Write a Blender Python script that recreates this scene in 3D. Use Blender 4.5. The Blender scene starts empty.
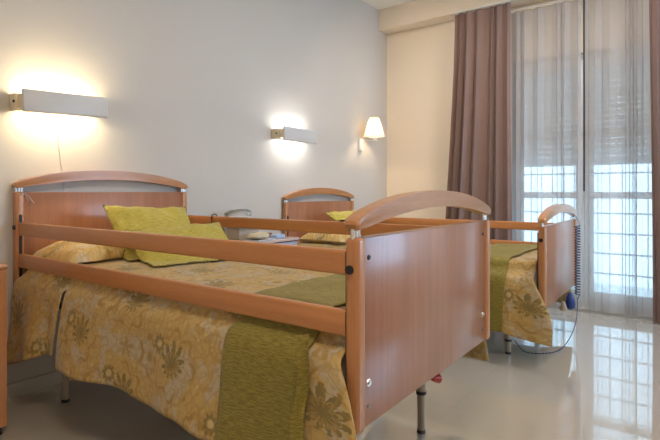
import bpy, bmesh, math, random
from mathutils import Vector, Matrix, noise

random.seed(3)
scene = bpy.context.scene
COL = scene.collection
PI = math.pi

# ------------------------------------------------------------------ camera, world, light, exposure
cam_d = bpy.data.cameras.new('camera')
cam_d.sensor_width = 36.0
cam_d.lens = 36.0 * 487.97 / 660.0
cam_d.shift_y = -(220 - 192.25) / 660.0
cam_d.clip_start = 0.02
cam = bpy.data.objects.new('camera', cam_d)
COL.objects.link(cam)
cam.location = (2.711, -1.065, 1.042)
cam.rotation_euler = (math.radians(90), 0, math.radians(36.16))
scene.camera = cam

vs = scene.view_settings
vs.view_transform = 'Standard'
vs.look = 'None'
vs.gamma = 1.0
vs.use_curve_mapping = False
vs.exposure = 0.06

WORLD_STRENGTH = 4.7
world = bpy.data.worlds.new('sky')
scene.world = world
world.use_nodes = True
wn = world.node_tree
wn.nodes.clear()
wo = wn.nodes.new('ShaderNodeOutputWorld')
bg = wn.nodes.new('ShaderNodeBackground')
bg.inputs[0].default_value = (0.56, 0.79, 1.0, 1)
bg.inputs[1].default_value = WORLD_STRENGTH
wn.links.new(bg.outputs[0], wo.inputs[0])


def area(name, loc, rot, sx, sy, power, color, portal=False):
    l = bpy.data.lights.new(name, 'AREA')
    l.shape = 'RECTANGLE'
    l.size = sx
    l.size_y = sy
    l.energy = power
    l.color = color
    if portal:
        l.cycles.is_portal = True
    o = bpy.data.objects.new(name, l)
    COL.objects.link(o)
    o.location = loc
    o.rotation_euler = rot
    return o


# daylight of the open sky in front of the balcony door, outside the grille
area('window_portal', (1.965, 4.06, 1.1), (math.radians(-90), 0, 0), 1.4, 2.3, 1, (1, 1, 1), portal=True)
# added, unseen fill lights overhead (the panels that carry them are built below)
FILL_W = 56
FILL_C = (1.0, 0.93, 0.87)
area('added_ceiling_fill', (2.7, -0.9, 3.00), (0, 0, 0), 0.56, 0.56, FILL_W * 0.54, (1.0, 0.84, 0.66))
area('added_ceiling_fill_rear', (2.3, 2.3, 3.00), (0, 0, 0), 0.56, 0.56, FILL_W * 0.66, FILL_C)

# spot added out of view to brighten the window wall
sp_l = bpy.data.lights.new('added_spot_fill', 'SPOT')
sp_l.energy = 62
sp_l.color = (1.0, 0.84, 0.66)
sp_l.spot_size = math.radians(95)
sp_l.spot_blend = 1.0
sp_l.shadow_soft_size = 0.06
sp_o = bpy.data.objects.new('added_spot_fill', sp_l)
COL.objects.link(sp_o)
sp_o.location = (1.15, 1.9, 3.02)
sp_o.rotation_euler = (Vector((0.55, 3.8, 1.35)) - Vector((1.15, 1.9, 3.02))).to_track_quat('-Z', 'Y').to_euler()
# added cool fill, shining through an invented window in the right wall
area('added_side_fill', (4.72, 2.75, 1.45), (0, math.radians(90), 0), 1.3, 1.5, 40, (0.32, 0.62, 1.0))

# ------------------------------------------------------------------ node helpers


def srgb(r, g, b):
    def f(c):
        c /= 255.0
        return c / 12.92 if c <= 0.04045 else ((c + 0.055) / 1.055) ** 2.4
    return (f(r), f(g), f(b), 1)


class NT:
    def __init__(self, name):
        self.m = bpy.data.materials.new(name)
        self.m.use_nodes = True
        self.t = self.m.node_tree
        self.t.nodes.clear()
        self.out = self.t.nodes.new('ShaderNodeOutputMaterial')

    def n(self, typ, **kw):
        nd = self.t.nodes.new('ShaderNode' + typ)
        for k, v in kw.items():
            setattr(nd, k, v)
        return nd

    def link(self, a, b):
        self.t.links.new(a, b)

    def put(self, sock, v):
        if isinstance(v, bpy.types.NodeSocket):
            self.link(v, sock)
        else:
            sock.default_value = v

    def M(self, op, a, b=0.0, c=None):
        nd = self.n('Math', operation=op)
        self.put(nd.inputs[0], a)
        self.put(nd.inputs[1], b)
        if c is not None:
            self.put(nd.inputs[2], c)
        return nd.outputs[0]

    def mix(self, f, a, b):
        nd = self.n('Mix', data_type='RGBA')
        self.put(nd.inputs[0], f)
        self.put(nd.inputs[6], a)
        self.put(nd.inputs[7], b)
        return nd.outputs[2]

    def step(self, v, lo, hi):
        nd = self.n('MapRange', interpolation_type='SMOOTHSTEP')
        self.put(nd.inputs[0], v)
        nd.inputs[1].default_value = lo
        nd.inputs[2].default_value = hi
        return nd.outputs[0]

    def noise(self, vec, scale, detail=3, rough=0.5):
        nd = self.n('TexNoise')
        if vec is not None:
            self.link(vec, nd.inputs['Vector'])
        nd.inputs['Scale'].default_value = scale
        nd.inputs['Detail'].default_value = detail
        nd.inputs['Roughness'].default_value = rough
        return nd.outputs[0]

    def scaled(self, vec, s):
        nd = self.n('Mapping')
        self.link(vec, nd.inputs[0])
        nd.inputs['Scale'].default_value = s
        return nd.outputs[0]

    def coord(self, kind='Object'):
        return self.n('TexCoord').outputs[kind]

    def principled(self, base, rough=0.5, metal=0.0, bump=None, bump_s=0.2, bump_d=0.002, **kw):
        p = self.n('BsdfPrincipled')
        self.put(p.inputs['Base Color'], base)
        self.put(p.inputs['Roughness'], rough)
        p.inputs['Metallic'].default_value = metal
        for k, v in kw.items():
            p.inputs[k.replace('_', ' ')].default_value = v
        if bump is not None:
            b = self.n('Bump')
            b.inputs['Strength'].default_value = bump_s
            b.inputs['Distance'].default_value = bump_d
            self.link(bump, b.inputs['Height'])
            self.link(b.outputs[0], p.inputs['Normal'])
        self.link(p.outputs[0], self.out.inputs[0])
        return p


def plain(name, col, rough=0.5, metal=0.0, vary=0.06, scale=18.0, **kw):
    t = NT(name)
    n = t.noise(t.coord(), scale, 3)
    dark = (col[0] * (1 - vary), col[1] * (1 - vary), col[2] * (1 - vary), 1)
    lite = (min(1, col[0] * (1 + vary)), min(1, col[1] * (1 + vary)), min(1, col[2] * (1 + vary)), 1)
    t.principled(t.mix(n, dark, lite), rough, metal, **kw)
    return t.m


def wood(name, axis, base=(0.50, 0.235, 0.098), rough=0.32, coat=0.26):
    t = NT(name)
    s = [38.0, 38.0, 38.0]
    s[axis] = 1.6
    v = t.scaled(t.coord(), s)
    n1 = t.noise(v, 1.0, 4, 0.6)
    s2 = [7.0, 7.0, 7.0]
    s2[axis] = 0.7
    n2 = t.noise(t.scaled(t.coord(), s2), 1.0, 3, 0.55)
    s3 = [260.0, 260.0, 260.0]
    s3[axis] = 24.0
    n3 = t.noise(t.scaled(t.coord(), s3), 1.0, 2)
    f = t.M('ADD', t.M('MULTIPLY', n1, 0.45), t.M('ADD', t.M('MULTIPLY', n2, 0.35), t.M('MULTIPLY', n3, 0.2)))
    f = t.step(f, 0.32, 0.68)
    d = tuple(c * k for c, k in zip(base, (0.84, 0.80, 0.74))) + (1,)
    l = tuple(c * k for c, k in zip(base, (1.12, 1.15, 1.18))) + (1,)
    t.principled(t.mix(f, d, l), rough, bump=n1, bump_s=0.03, Coat_Weight=0.4, Coat_Roughness=coat)
    return t.m


WOOD_X = wood('beech_wood_along_x', 0, base=(0.52, 0.225, 0.085))
WOOD_Y = wood('beech_wood_along_y', 1)
WOOD_Z = wood('beech_wood_upright', 2, base=(0.52, 0.235, 0.10))
PANEL = wood('beech_veneer_panel', 2, base=(0.39, 0.168, 0.088), rough=0.34, coat=0.16)
CHROME = plain('brushed_steel', (0.72, 0.73, 0.74), 0.25, 1.0, 0.03)
BLACK = plain('black_plastic', (0.012, 0.012, 0.014), 0.4)
LEGPAINT = plain('beige_grey_leg_paint', (0.34, 0.29, 0.22), 0.35)
STEELDARK = plain('grey_frame_paint', (0.20, 0.19, 0.175), 0.45)
RED = plain('red_plastic', (0.42, 0.02, 0.012), 0.35)
WHITEPLASTIC = plain('white_plastic', (0.78, 0.77, 0.74), 0.35, vary=0.02)
LAMPWHITE = plain('lamp_enamel_white', (0.66, 0.66, 0.67), 0.35, vary=0.02)
IVORY = plain('ivory_plastic', (0.85, 0.76, 0.55), 0.4, vary=0.03)
MATTRESS = plain('mattress_ticking', (0.55, 0.53, 0.50), 0.8)
NAVY = plain('navy_plastic', (0.012, 0.035, 0.16), 0.35)
PAPER = plain('paper', (0.74, 0.72, 0.76), 0.6, vary=0.03)
TABTOP = plain('pale_laminate', (0.62, 0.50, 0.48), 0.22, vary=0.05)
TABFRONT = plain('lilac_grey_laminate', (0.40, 0.41, 0.53), 0.35, vary=0.03)


def wall_mat(name, col, bump=True):
    t = NT(name)
    c = t.coord()
    n = t.noise(c, 130.0, 4, 0.6)
    n2 = t.noise(c, 1.3, 2)
    a = (col[0] * 0.97, col[1] * 0.97, col[2] * 0.96, 1)
    b = (col[0] * 1.02, col[1] * 1.02, col[2] * 1.02, 1)
    t.principled(t.mix(n2, a, b), 0.55, bump=n if bump else None, bump_s=0.25, bump_d=0.003)
    return t.m


WALL = wall_mat('textured_cream_paint', (0.615, 0.59, 0.56))
WALL2 = wall_mat('cream_plaster', (0.90, 0.79, 0.65), False)
CEIL = wall_mat('ceiling_paint', (0.82, 0.79, 0.75), False)
SKIRT = plain('skirting_tile', (0.56, 0.54, 0.50), 0.2, vary=0.04, scale=5)


def floor_mat():
    t = NT('polished_cream_tile')
    c = t.coord()
    b = t.n('TexBrick')
    t.link(c, b.inputs['Vector'])
    b.offset = 0.0
    b.inputs['Scale'].default_value = 1.0
    b.inputs['Brick Width'].default_value = 0.6
    b.inputs['Row Height'].default_value = 0.6
    b.inputs['Mortar Size'].default_value = 0.0022
    b.inputs['Color1'].default_value = (0.48, 0.42, 0.345, 1)
    b.inputs['Color2'].default_value = (0.495, 0.435, 0.355, 1)
    b.inputs['Mortar'].default_value = (0.43, 0.395, 0.345, 1)
    n = t.noise(c, 3.0, 5, 0.6)
    col = t.mix(t.M('MULTIPLY', n, 0.30), b.outputs[0], (0.56, 0.51, 0.43, 1))
    r = t.M('ADD', 0.03, t.M('MULTIPLY', t.noise(c, 9.0, 3), 0.04))
    t.principled(col, r, Specular_IOR_Level=0.9, Coat_Weight=1.0, Coat_Roughness=0.025, Coat_IOR=1.8)
    return t.m


FLOOR = floor_mat()


def damask_mat(name, tone=1.0):
    t = NT(name)
    uv = t.coord('UV')
    nd = t.n('TexNoise')
    t.link(uv, nd.inputs['Vector'])
    nd.inputs['Scale'].default_value = 24.0
    sub = t.n('VectorMath', operation='MULTIPLY_ADD')
    t.link(nd.outputs[1], sub.inputs[0])
    sub.inputs[1].default_value = (0.020, 0.020, 0)
    t.link(uv, sub.inputs[2])
    sp = t.n('SeparateXYZ')
    t.link(sub.outputs[0], sp.inputs[0])
    u, v = sp.outputs[0], sp.outputs[1]
    PU, PV = 0.30, 0.34

    def polar(ou, ov, half=True):
        """polar coordinates around a lattice of half-drop centres"""
        uu = t.M('DIVIDE', t.M('ADD', u, ou), PU)
        colid = t.M('FLOOR', uu)
        par = t.M('MODULO', t.M('ABSOLUTE', colid), 2.0)
        vv = t.M('ADD', t.M('DIVIDE', t.M('ADD', v, ov), PV), t.M('MULTIPLY', par, 0.5))
        lu = t.M('MULTIPLY', t.M('SUBTRACT', t.M('FRACT', uu), 0.5), PU)
        lv = t.M('MULTIPLY', t.M('SUBTRACT', t.M('FRACT', vv), 0.5), PV)
        r = t.M('SQRT', t.M('ADD', t.M('MULTIPLY', lu, lu), t.M('MULTIPLY', lv, lv)))
        th = t.M('ARCTAN2', lu, lv)
        return lu, lv, r, th

    def inside(r, rad, soft=0.004):
        return t.step(t.M('SUBTRACT', rad, r), -soft, soft)

    def band(r, rad, w, soft=0.003):
        return t.step(t.M('SUBTRACT', w, t.M('ABSOLUTE', t.M('SUBTRACT', r, rad))), -soft, soft)

    gold = srgb(177, 150, 92)
    ochre = srgb(152, 120, 58)
    olive = srgb(100, 90, 42)
    pale = srgb(190, 172, 122)
    lilac = srgb(170, 160, 138)
    # ground: gold with pale lilac areas
    gn = t.noise(uv, 9.0, 2)
    col = t.mix(t.step(gn, 0.50, 0.58), gold, lilac)
    # scrolls: big scalloped rings around the fans, small rings between
    lu, lv, r, th = polar(0, 0)
    sc = t.M('ADD', 0.122, t.M('MULTIPLY', t.M('COSINE', t.M('MULTIPLY', th, 8.0)), 0.014))
    frag = t.step(t.noise(uv, 21.0, 2), 0.38, 0.56)
    col = t.mix(t.M('MULTIPLY', band(r, sc, 0.013), 0.6), col, gold)
    col = t.mix(t.M('MULTIPLY', frag, band(r, t.M('SUBTRACT', sc, 0.022), 0.006)), col, ochre)
    col = t.mix(t.M('MULTIPLY', t.M('SUBTRACT', 1.0, frag), band(r, t.M('ADD', sc, 0.02), 0.004)), col, pale)
    lu3, lv3, r3, th3 = polar(0.15, 0.0)
    sc3 = t.M('ADD', 0.058, t.M('MULTIPLY', t.M('COSINE', t.M('MULTIPLY', th3, 6.0)), 0.010))
    col = t.mix(t.M('MULTIPLY', frag, band(r3, sc3, 0.010)), col, ochre)
    col = t.mix(t.M('MULTIPLY', t.M('SUBTRACT', 1.0, frag), band(r3, t.M('SUBTRACT', sc3, 0.020), 0.005)), col, pale)
    col = t.mix(inside(r3, 0.016), col, ochre)
    # thistle fans: dark olive leaves
    leaf = t.M('ABSOLUTE', t.M('COSINE', t.M('MULTIPLY', th, 5.5)))
    up = t.M('ADD', 0.75, t.M('MULTIPLY', t.M('COSINE', th), 0.25))
    rad = t.M('MULTIPLY', t.M('ADD', 0.028, t.M('MULTIPLY', leaf, 0.052)), up)
    saw = t.M('MULTIPLY', t.M('SINE', t.M('MULTIPLY', r, 520.0)), 0.004)
    rad = t.M('ADD', rad, saw)
    col = t.mix(t.M('MULTIPLY', inside(r, rad, 0.003), 0.92), col, olive)
    col = t.mix(t.M('MULTIPLY', band(r, t.M('MULTIPLY', rad, 0.55), 0.0028), 0.8), col, gold)
    # round flower beside every fan
    lu2, lv2, r2, th2 = polar(0.085, -0.055)
    rad2 = t.M('ADD', 0.030, t.M('MULTIPLY', t.M('COSINE', t.M('MULTIPLY', th2, 9.0)), 0.005))
    col = t.mix(t.M('MULTIPLY', inside(r2, rad2), 0.85), col, olive)
    col = t.mix(inside(r2, 0.014), col, pale)
    # leaf sprigs
    lu4, lv4, r4, th4 = polar(0.0, 0.17)
    rad4 = t.M('MULTIPLY', t.M('ABSOLUTE', t.M('COSINE', t.M('MULTIPLY', th4, 2.5))), 0.040)
    col = t.mix(t.M('MULTIPLY', inside(r4, rad4), 0.75), col, ochre)
    vo = t.n('TexVoronoi', feature='DISTANCE_TO_EDGE')
    t.link(sub.outputs[0], vo.inputs['Vector'])
    vo.inputs['Scale'].default_value = 26.0
    vein = t.step(vo.outputs['Distance'], 0.10, 0.02)
    col = t.mix(t.M('MULTIPLY', vein, 0.45), col, ochre)
    # weave
    w = t.noise(t.scaled(uv, (900, 260, 1)), 1.0, 2)
    wv = t.noise(uv, 55.0, 4, 0.65)
    col = t.mix(t.M('MULTIPLY', t.step(wv, 0.40, 0.72), 0.38), col, srgb(128, 100, 52))
    col = t.mix(t.M('MULTIPLY', w, 0.25), col, srgb(150, 126, 78))
    if tone != 1.0:
        hs = t.n('HueSaturation')
        hs.inputs['Value'].default_value = tone
        t.link(col, hs.inputs['Color'])
        col = hs.outputs[0]
    t.principled(col, 0.62, bump=wv, bump_s=0.45, bump_d=0.004, Sheen_Weight=0.15)
    return t.m


DAMASK = damask_mat('gold_damask', 1.24)
DAMASK_PALE = damask_mat('pale_gold_damask', 1.65)


def chenille(name, a, b, c):
    t = NT(name)
    uv = t.coord('UV')
    s1 = t.noise(t.scaled(uv, (30, 330, 1)), 1.0, 4, 0.7)
    s2 = t.noise(t.scaled(uv, (260, 60, 1)), 1.0, 3, 0.6)
    s3 = t.noise(uv, 14.0, 3)
    col = t.mix(t.step(s1, 0.38, 0.62), a, b)
    col = t.mix(t.M('MULTIPLY', t.step(s2, 0.45, 0.7), 0.5), col, a)
    col = t.mix(t.M('MULTIPLY', s3, 0.5), col, c)
    t.principled(col, 0.75, bump=s1, bump_s=0.5, bump_d=0.004, Sheen_Weight=0.2)
    return t.m


GREEN = chenille('green_chenille', srgb(104, 90, 22), srgb(160, 148, 62), srgb(134, 122, 44))
GREEN2 = chenille('green_velvet', srgb(158, 142, 42), srgb(212, 198, 96), srgb(188, 172, 68))


def drape_mat():
    t = NT('mauve_curtain_cloth')
    uv = t.coord('UV')
    n = t.noise(t.scaled(uv, (300, 500, 1)), 1.0, 3)
    col = t.mix(n, srgb(122, 98, 90), srgb(142, 116, 108))
    p = t.principled(col, 0.6, Sheen_Weight=0.2)
    tr = t.n('BsdfTranslucent')
    tr.inputs[0].default_value = srgb(150, 110, 105)
    mx = t.n('MixShader')
    mx.inputs[0].default_value = 0.12
    t.link(p.outputs[0], mx.inputs[1])
    t.link(tr.outputs[0], mx.inputs[2])
    t.link(mx.outputs[0], t.out.inputs[0])
    return t.m


def sheer_mat():
    t = NT('white_sheer_voile')
    uv = t.coord('UV')
    n = t.noise(t.scaled(uv, (600, 600, 1)), 1.0, 2)
    col = t.mix(n, srgb(206, 203, 203), srgb(222, 219, 219))
    d = t.n('BsdfDiffuse')
    t.link(col, d.inputs[0])
    tl = t.n('BsdfTranslucent')
    t.link(col, tl.inputs[0])
    m1 = t.n('MixShader')
    m1.inputs[0].default_value = 0.5
    t.link(d.outputs[0], m1.inputs[1])
    t.link(tl.outputs[0], m1.inputs[2])
    tp = t.n('BsdfTransparent')
    tp.inputs[0].default_value = (1, 1, 1, 1)
    # the weave covers more of the view where the cloth turns edge-on
    lw = t.n('LayerWeight')
    lw.inputs[0].default_value = 0.35
    cov = t.M('ADD', 0.74, t.M('MULTIPLY', lw.outputs['Facing'], 0.06))
    m2 = t.n('MixShader')
    t.link(cov, m2.inputs[0])
    t.link(tp.outputs[0], m2.inputs[1])
    t.link(m1.outputs[0], m2.inputs[2])
    t.link(m2.outputs[0], t.out.inputs[0])
    return t.m


def glass_mat():
    t = NT('window_glass')
    tp = t.n('BsdfTransparent')
    tp.inputs[0].default_value = (0.93, 0.97, 0.98, 1)
    g = t.n('BsdfGlossy')
    g.inputs['Roughness'].default_value = 0.02
    f = t.n('Fresnel')
    f.inputs[0].default_value = 1.45
    m = t.n('MixShader')
    t.link(f.outputs[0], m.inputs[0])
    t.link(tp.outputs[0], m.inputs[1])
    t.link(g.outputs[0], m.inputs[2])
    t.link(m.outputs[0], t.out.inputs[0])
    return t.m


def shutter_mat():
    """roller shutter slats with rows of small light slots punched through"""
    t = NT('shutter_slats')
    sp = t.n('SeparateXYZ')
    t.link(t.coord(), sp.inputs[0])
    x, z = sp.outputs[0], sp.outputs[2]
    fz = t.M('FRACT', t.M('DIVIDE', z, 0.052))
    row = t.M('MODULO', t.M('ABSOLUTE', t.M('FLOOR', t.M('DIVIDE', z, 0.052))), 2.0)
    fx = t.M('FRACT', t.M('ADD', t.M('DIVIDE', x, 0.05), t.M('MULTIPLY', row, 0.0)))
    hole = t.M('MULTIPLY', t.M('LESS_THAN', t.M('ABSOLUTE', t.M('SUBTRACT', fz, 0.5)), 0.045),
               t.M('LESS_THAN', t.M('ABSOLUTE', t.M('SUBTRACT', fx, 0.5)), 0.24))
    p = t.principled((0.55, 0.52, 0.49, 1), 0.5)
    tl = t.n('BsdfTranslucent')
    tl.inputs[0].default_value = (0.55, 0.5, 0.46, 1)
    m0 = t.n('MixShader')
    m0.inputs[0].default_value = 0.12
    t.link(p.outputs[0], m0.inputs[1])
    t.link(tl.outputs[0], m0.inputs[2])
    tp = t.n('BsdfTransparent')
    m = t.n('MixShader')
    t.link(hole, m.inputs[0])
    t.link(m0.outputs[0], m.inputs[1])
    t.link(tp.outputs[0], m.inputs[2])
    t.link(m.outputs[0], t.out.inputs[0])
    return t.m


def emit(name, col, s):
    t = NT(name)
    e = t.n('Emission')
    e.inputs[0].default_value = col
    e.inputs[1].default_value = s
    t.link(e.outputs[0], t.out.inputs[0])
    return t.m


DRAPE, SHEER, GLASS, SHUTTER = drape_mat(), sheer_mat(), glass_mat(), shutter_mat()
FRAMEW = plain('white_window_frame', (0.74, 0.76, 0.78), 0.3, vary=0.02)

# ------------------------------------------------------------------ mesh helpers


def box(bm, x0, x1, y0, y1, z0, z1, bev=0.0, seg=2):
    r = bmesh.ops.create_cube(bm, size=1.0)
    vsx = r['verts']
    for v in vsx:
        v.co = Vector(((x0 + x1) / 2 + v.co.x * (x1 - x0), (y0 + y1) / 2 + v.co.y * (y1 - y0), (z0 + z1) / 2 + v.co.z * (z1 - z0)))
    if bev > 0:
        es = list({e for v in vsx for e in v.link_edges})
        bmesh.ops.bevel(bm, geom=es, offset=bev, segments=seg, affect='EDGES', profile=0.5)


def cyl(bm, p0, p1, r0, r1=None, seg=20):
    r1 = r0 if r1 is None else r1
    p0, p1 = Vector(p0), Vector(p1)
    d = p1 - p0
    q = Vector((0, 0, 1)).rotation_difference(d.normalized()).to_matrix().to_4x4()
    mat = Matrix.Translation((p0 + p1) / 2) @ q
    bmesh.ops.create_cone(bm, cap_ends=True, segments=seg, radius1=r0, radius2=r1, depth=d.length, matrix=mat)


def lathe(bm, prof, c=(0, 0, 0), seg=28, axis='Z', mod=None):
    rings = []
    for r, h in prof:
        ring = []
        for k in range(seg):
            a = 2 * PI * k / seg
            rr = r * (mod(k) if mod else 1)
            if axis == 'Z':
                co = (c[0] + rr * math.cos(a), c[1] + rr * math.sin(a), c[2] + h)
            elif axis == 'X':
                co = (c[0] + h, c[1] + rr * math.cos(a), c[2] + rr * math.sin(a))
            else:
                co = (c[0] + rr * math.cos(a), c[1] + h, c[2] + rr * math.sin(a))
            ring.append(bm.verts.new(co))
        rings.append(ring)
    for a, b in zip(rings, rings[1:]):
        for k in range(seg):
            bm.faces.new((a[k], a[(k + 1) % seg], b[(k + 1) % seg], b[k]))
    return rings


def tube(bm, pts, r, seg=8, samples=8):
    P = [Vector(p) for p in pts]
    path = []
    for i in range(len(P) - 1):
        p0, p1, p2, p3 = P[max(i - 1, 0)], P[i], P[i + 1], P[min(i + 2, len(P) - 1)]
        for k in range(samples):
            t = k / samples
            path.append(0.5 * ((2 * p1) + (p2 - p0) * t + (2 * p0 - 5 * p1 + 4 * p2 - p3) * t * t + (3 * p1 - p0 - 3 * p2 + p3) * t ** 3))
    path.append(P[-1])
    tube_path(bm, path, r, seg)


def tube_path(bm, path, r, seg=8):
    rings = []
    up = Vector((0.13, 0.21, 0.97)).normalized()
    for i, p in enumerate(path):
        d = (path[min(i + 1, len(path) - 1)] - path[max(i - 1, 0)])
        d = d.normalized() if d.length > 1e-9 else Vector((0, 0, 1))
        a = d.cross(up)
        if a.length < 1e-3:
            a = d.cross(Vector((1, 0, 0)))
        a.normalize()
        b = d.cross(a).normalized()
        up = b.cross(d) if False else a.cross(d).normalized() * -1
        if up.length < 1e-6:
            up = Vector((0, 0, 1))
        rings.append([bm.verts.new(p + (a * math.cos(2 * PI * k / seg) + b * math.sin(2 * PI * k / seg)) * r) for k in range(seg)])
    for a, b in zip(rings, rings[1:]):
        for k in range(seg):
            bm.faces.new((a[k], a[(k + 1) % seg], b[(k + 1) % seg], b[k]))
    bm.faces.new(rings[0])
    bm.faces.new(rings[-1][::-1])


def obj(name, bm, mat, parent=None, smooth=True, loc=None):
    bmesh.ops.recalc_face_normals(bm, faces=bm.faces)
    me = bpy.data.meshes.new(name)
    bm.to_mesh(me)
    bm.free()
    me.materials.append(mat)
    o = bpy.data.objects.new(name, me)
    COL.objects.link(o)
    if smooth:
        for p in me.polygons:
            p.use_smooth = True
        me.set_sharp_from_angle(angle=math.radians(38))
    if parent is not None:
        o.parent = parent
    if loc is not None:
        o.location = loc
    return o


def grid_obj(name, fn, nu, nv, mat, parent=None, uvf=None, skip=None, thick=0.0, loc=None):
    """grid surface: fn(i, j) -> point; uvf(i, j) -> uv in metres"""
    bm = bmesh.new()
    uvl = bm.loops.layers.uv.new('UVMap')
    V = [[bm.verts.new(fn(i, j)) for j in range(nv + 1)] for i in range(nu + 1)]
    for i in range(nu):
        for j in range(nv):
            if skip and skip(i, j):
                continue
            f = bm.faces.new((V[i][j], V[i + 1][j], V[i + 1][j + 1], V[i][j + 1]))
            if uvf:
                for lp, (a, b) in zip(f.loops, ((i, j), (i + 1, j), (i + 1, j + 1), (i, j + 1))):
                    lp[uvl].uv = uvf(a, b)
    for v in [v for v in bm.verts if not v.link_faces]:
        bm.verts.remove(v)
    me = bpy.data.meshes.new(name)
    bm.to_mesh(me)
    bm.free()
    me.materials.append(mat)
    for p in me.polygons:
        p.use_smooth = True
    o = bpy.data.objects.new(name, me)
    COL.objects.link(o)
    if parent is not None:
        o.parent = parent
    if loc is not None:
        o.location = loc
    if thick:
        s = o.modifiers.new('thickness', 'SOLIDIFY')
        s.thickness = thick
        s.offset = 0
    return o


def empty(name, loc, rz=0.0):
    o = bpy.data.objects.new(name, None)
    COL.objects.link(o)
    o.location = loc
    o.rotation_euler = (0, 0, rz)
    o.empty_display_size = 0.1
    return o


def tag(o, label, cat, group=None):
    o['label'] = label
    o['category'] = cat
    if group:
        o['group'] = group
    return o


def struct(o, label=None):
    o['kind'] = 'structure'
    if label:
        o['label'] = label
    return o


def sstep(a, b, x):
    t = max(0.0, min(1.0, (x - a) / (b - a)))
    return t * t * (3 - 2 * t)


def nz(x, y, z, s=1.0):
    return noise.noise(Vector((x * s, y * s, z * s)))


# ------------------------------------------------------------------ room shell
WX = -0.05          # headboard wall
WY = 3.81           # window wall
CZ = 3.065
RX = 4.6
BY = -2.6
WIN0, WIN1, WINZ = 1.31, 2.62, 2.30


def bx(name, dims, mat, parent=None, bev=0.0):
    bm = bmesh.new()
    box(bm, *dims, bev=bev)
    return obj(name, bm, mat, parent)


struct(bx('floor', (WX, RX, BY, WY, -0.1, 0.0), FLOOR))
struct(bx('ceiling', (WX, RX, BY, WY, CZ, CZ + 0.1), CEIL))
struct(bx('wall_left', (WX - 0.15, WX, BY - 0.15, WY + 0.3, -0.1, CZ + 0.1), WALL))
bm = bmesh.new()
box(bm, WX, WIN0, WY, WY + 0.28, -0.1, CZ + 0.1)
box(bm, WIN1, RX, WY, WY + 0.28, -0.1, CZ + 0.1)
box(bm, WIN0, WIN1, WY, WY + 0.28, WINZ, CZ + 0.1)
box(bm, WIN0, WIN1, WY, WY + 0.28, -0.1, 0.0)
struct(obj('wall_back', bm, WALL2))
bm = bmesh.new()
box(bm, RX, RX + 0.10, BY - 0.15, 2.0, -0.1, CZ + 0.1)
box(bm, RX, RX + 0.10, 3.5, WY + 0.3, -0.1, CZ + 0.1)
box(bm, RX, RX + 0.10, 2.0, 3.5, -0.1, 0.8)
box(bm, RX, RX + 0.10, 2.0, 3.5, 2.1, CZ + 0.1)  # the wall boxes leave an opening for the added window
struct(obj('wall_right', bm, WALL2))
bm = bmesh.new()
for dd in ((2.0, 2.05, 0.8, 2.1), (3.45, 3.5, 0.8, 2.1), (2.05, 3.45, 0.8, 0.85), (2.05, 3.45, 2.05, 2.1), (2.73, 2.77, 0.85, 2.05)):
    box(bm, RX + 0.02, RX + 0.07, *dd, bev=0.003)
struct(obj('window_added', bm, FRAMEW), 'added white framed side window, out of view')  # window invented out of view to let in the cool fill
struct(bx('wall_front', (WX, RX, BY - 0.15, BY, -0.1, CZ + 0.1), WALL2))
struct(bx('trim_1', (WX, RX, 3.625, WY, 2.835, CZ), WALL2, bev=0.006), 'boxed plaster beam along the top of the window wall')
struct(bx('baseboard_left', (WX, WX + 0.012, BY, WY, 0.0, 0.075), SKIRT, bev=0.003))
struct(bx('baseboard_back', (WX + 0.012, WIN0, WY - 0.012, WY, 0.0, 0.075), SKIRT, bev=0.003))

# balcony slab outside the window
struct(bx('trim_2', (0.2, 3.8, WY + 0.28, WY + 1.7, -0.25, -0.04), plain('balcony_concrete', (0.62, 0.66, 0.68), 0.8)), 'pale balcony slab outside the window')

# window: frame, two glazed leaves, shutter, bars
win = empty('window_1', (0, 0, 0))
struct(win, 'white glazed balcony door with a half lowered roller shutter')
bm = bmesh.new()
FY0, FY1 = WY + 0.06, WY + 0.12
box(bm, WIN0, WIN0 + 0.05, FY0, FY1, 0, WINZ, 0.004)
box(bm, WIN1 - 0.05, WIN1, FY0, FY1, 0, WINZ, 0.004)
box(bm, WIN0 + 0.05, WIN1 - 0.05, FY0, FY1, WINZ - 0.05, WINZ, 0.004)
box(bm, WIN0 + 0.05, WIN1 - 0.05, FY0, FY1, 0, 0.04, 0.004)
obj('window_frame', bm, FRAMEW, win)
mid = (WIN0 + WIN1) / 2
for a, b in ((WIN0 + 0.052, mid - 0.001), (mid + 0.001, WIN1 - 0.052)):
    bm = bmesh.new()
    y0, y1 = FY0 - 0.015, FY1 - 0.02
    box(bm, a, a + 0.07, y0, y1, 0.042, WINZ - 0.052, 0.004)
    box(bm, b - 0.07, b, y0, y1, 0.042, WINZ - 0.052, 0.004)
    box(bm, a + 0.07, b - 0.07, y0, y1, WINZ - 0.12, WINZ - 0.052, 0.004)
    box(bm, a + 0.07, b - 0.07, y0, y1, 0.042, 0.15, 0.004)
    box(bm, a + 0.07, b - 0.07, y0, y1, 0.985, 1.045, 0.004)
    leaf = obj('door_leaf', bm, FRAMEW, win)
    bm = bmesh.new()
    box(bm, a + 0.065, b - 0.065, (y0 + y1) / 2 - 0.003, (y0 + y1) / 2 + 0.003, 0.14, WINZ - 0.11)
    obj('pane', bm, GLASS, leaf)
bm = bmesh.new()
cyl(bm, (mid - 0.02, FY0 - 0.02, 1.0), (mid - 0.02, FY0 - 0.055, 1.0), 0.009)
box(bm, mid - 0.03, mid - 0.01, FY0 - 0.065, FY0 - 0.05, 0.9, 1.01, 0.004)
obj('door_handle', bm, WHITEPLASTIC, win)
# roller shutter: curved slats
NS = 20
Z0 = 1.325


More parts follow.
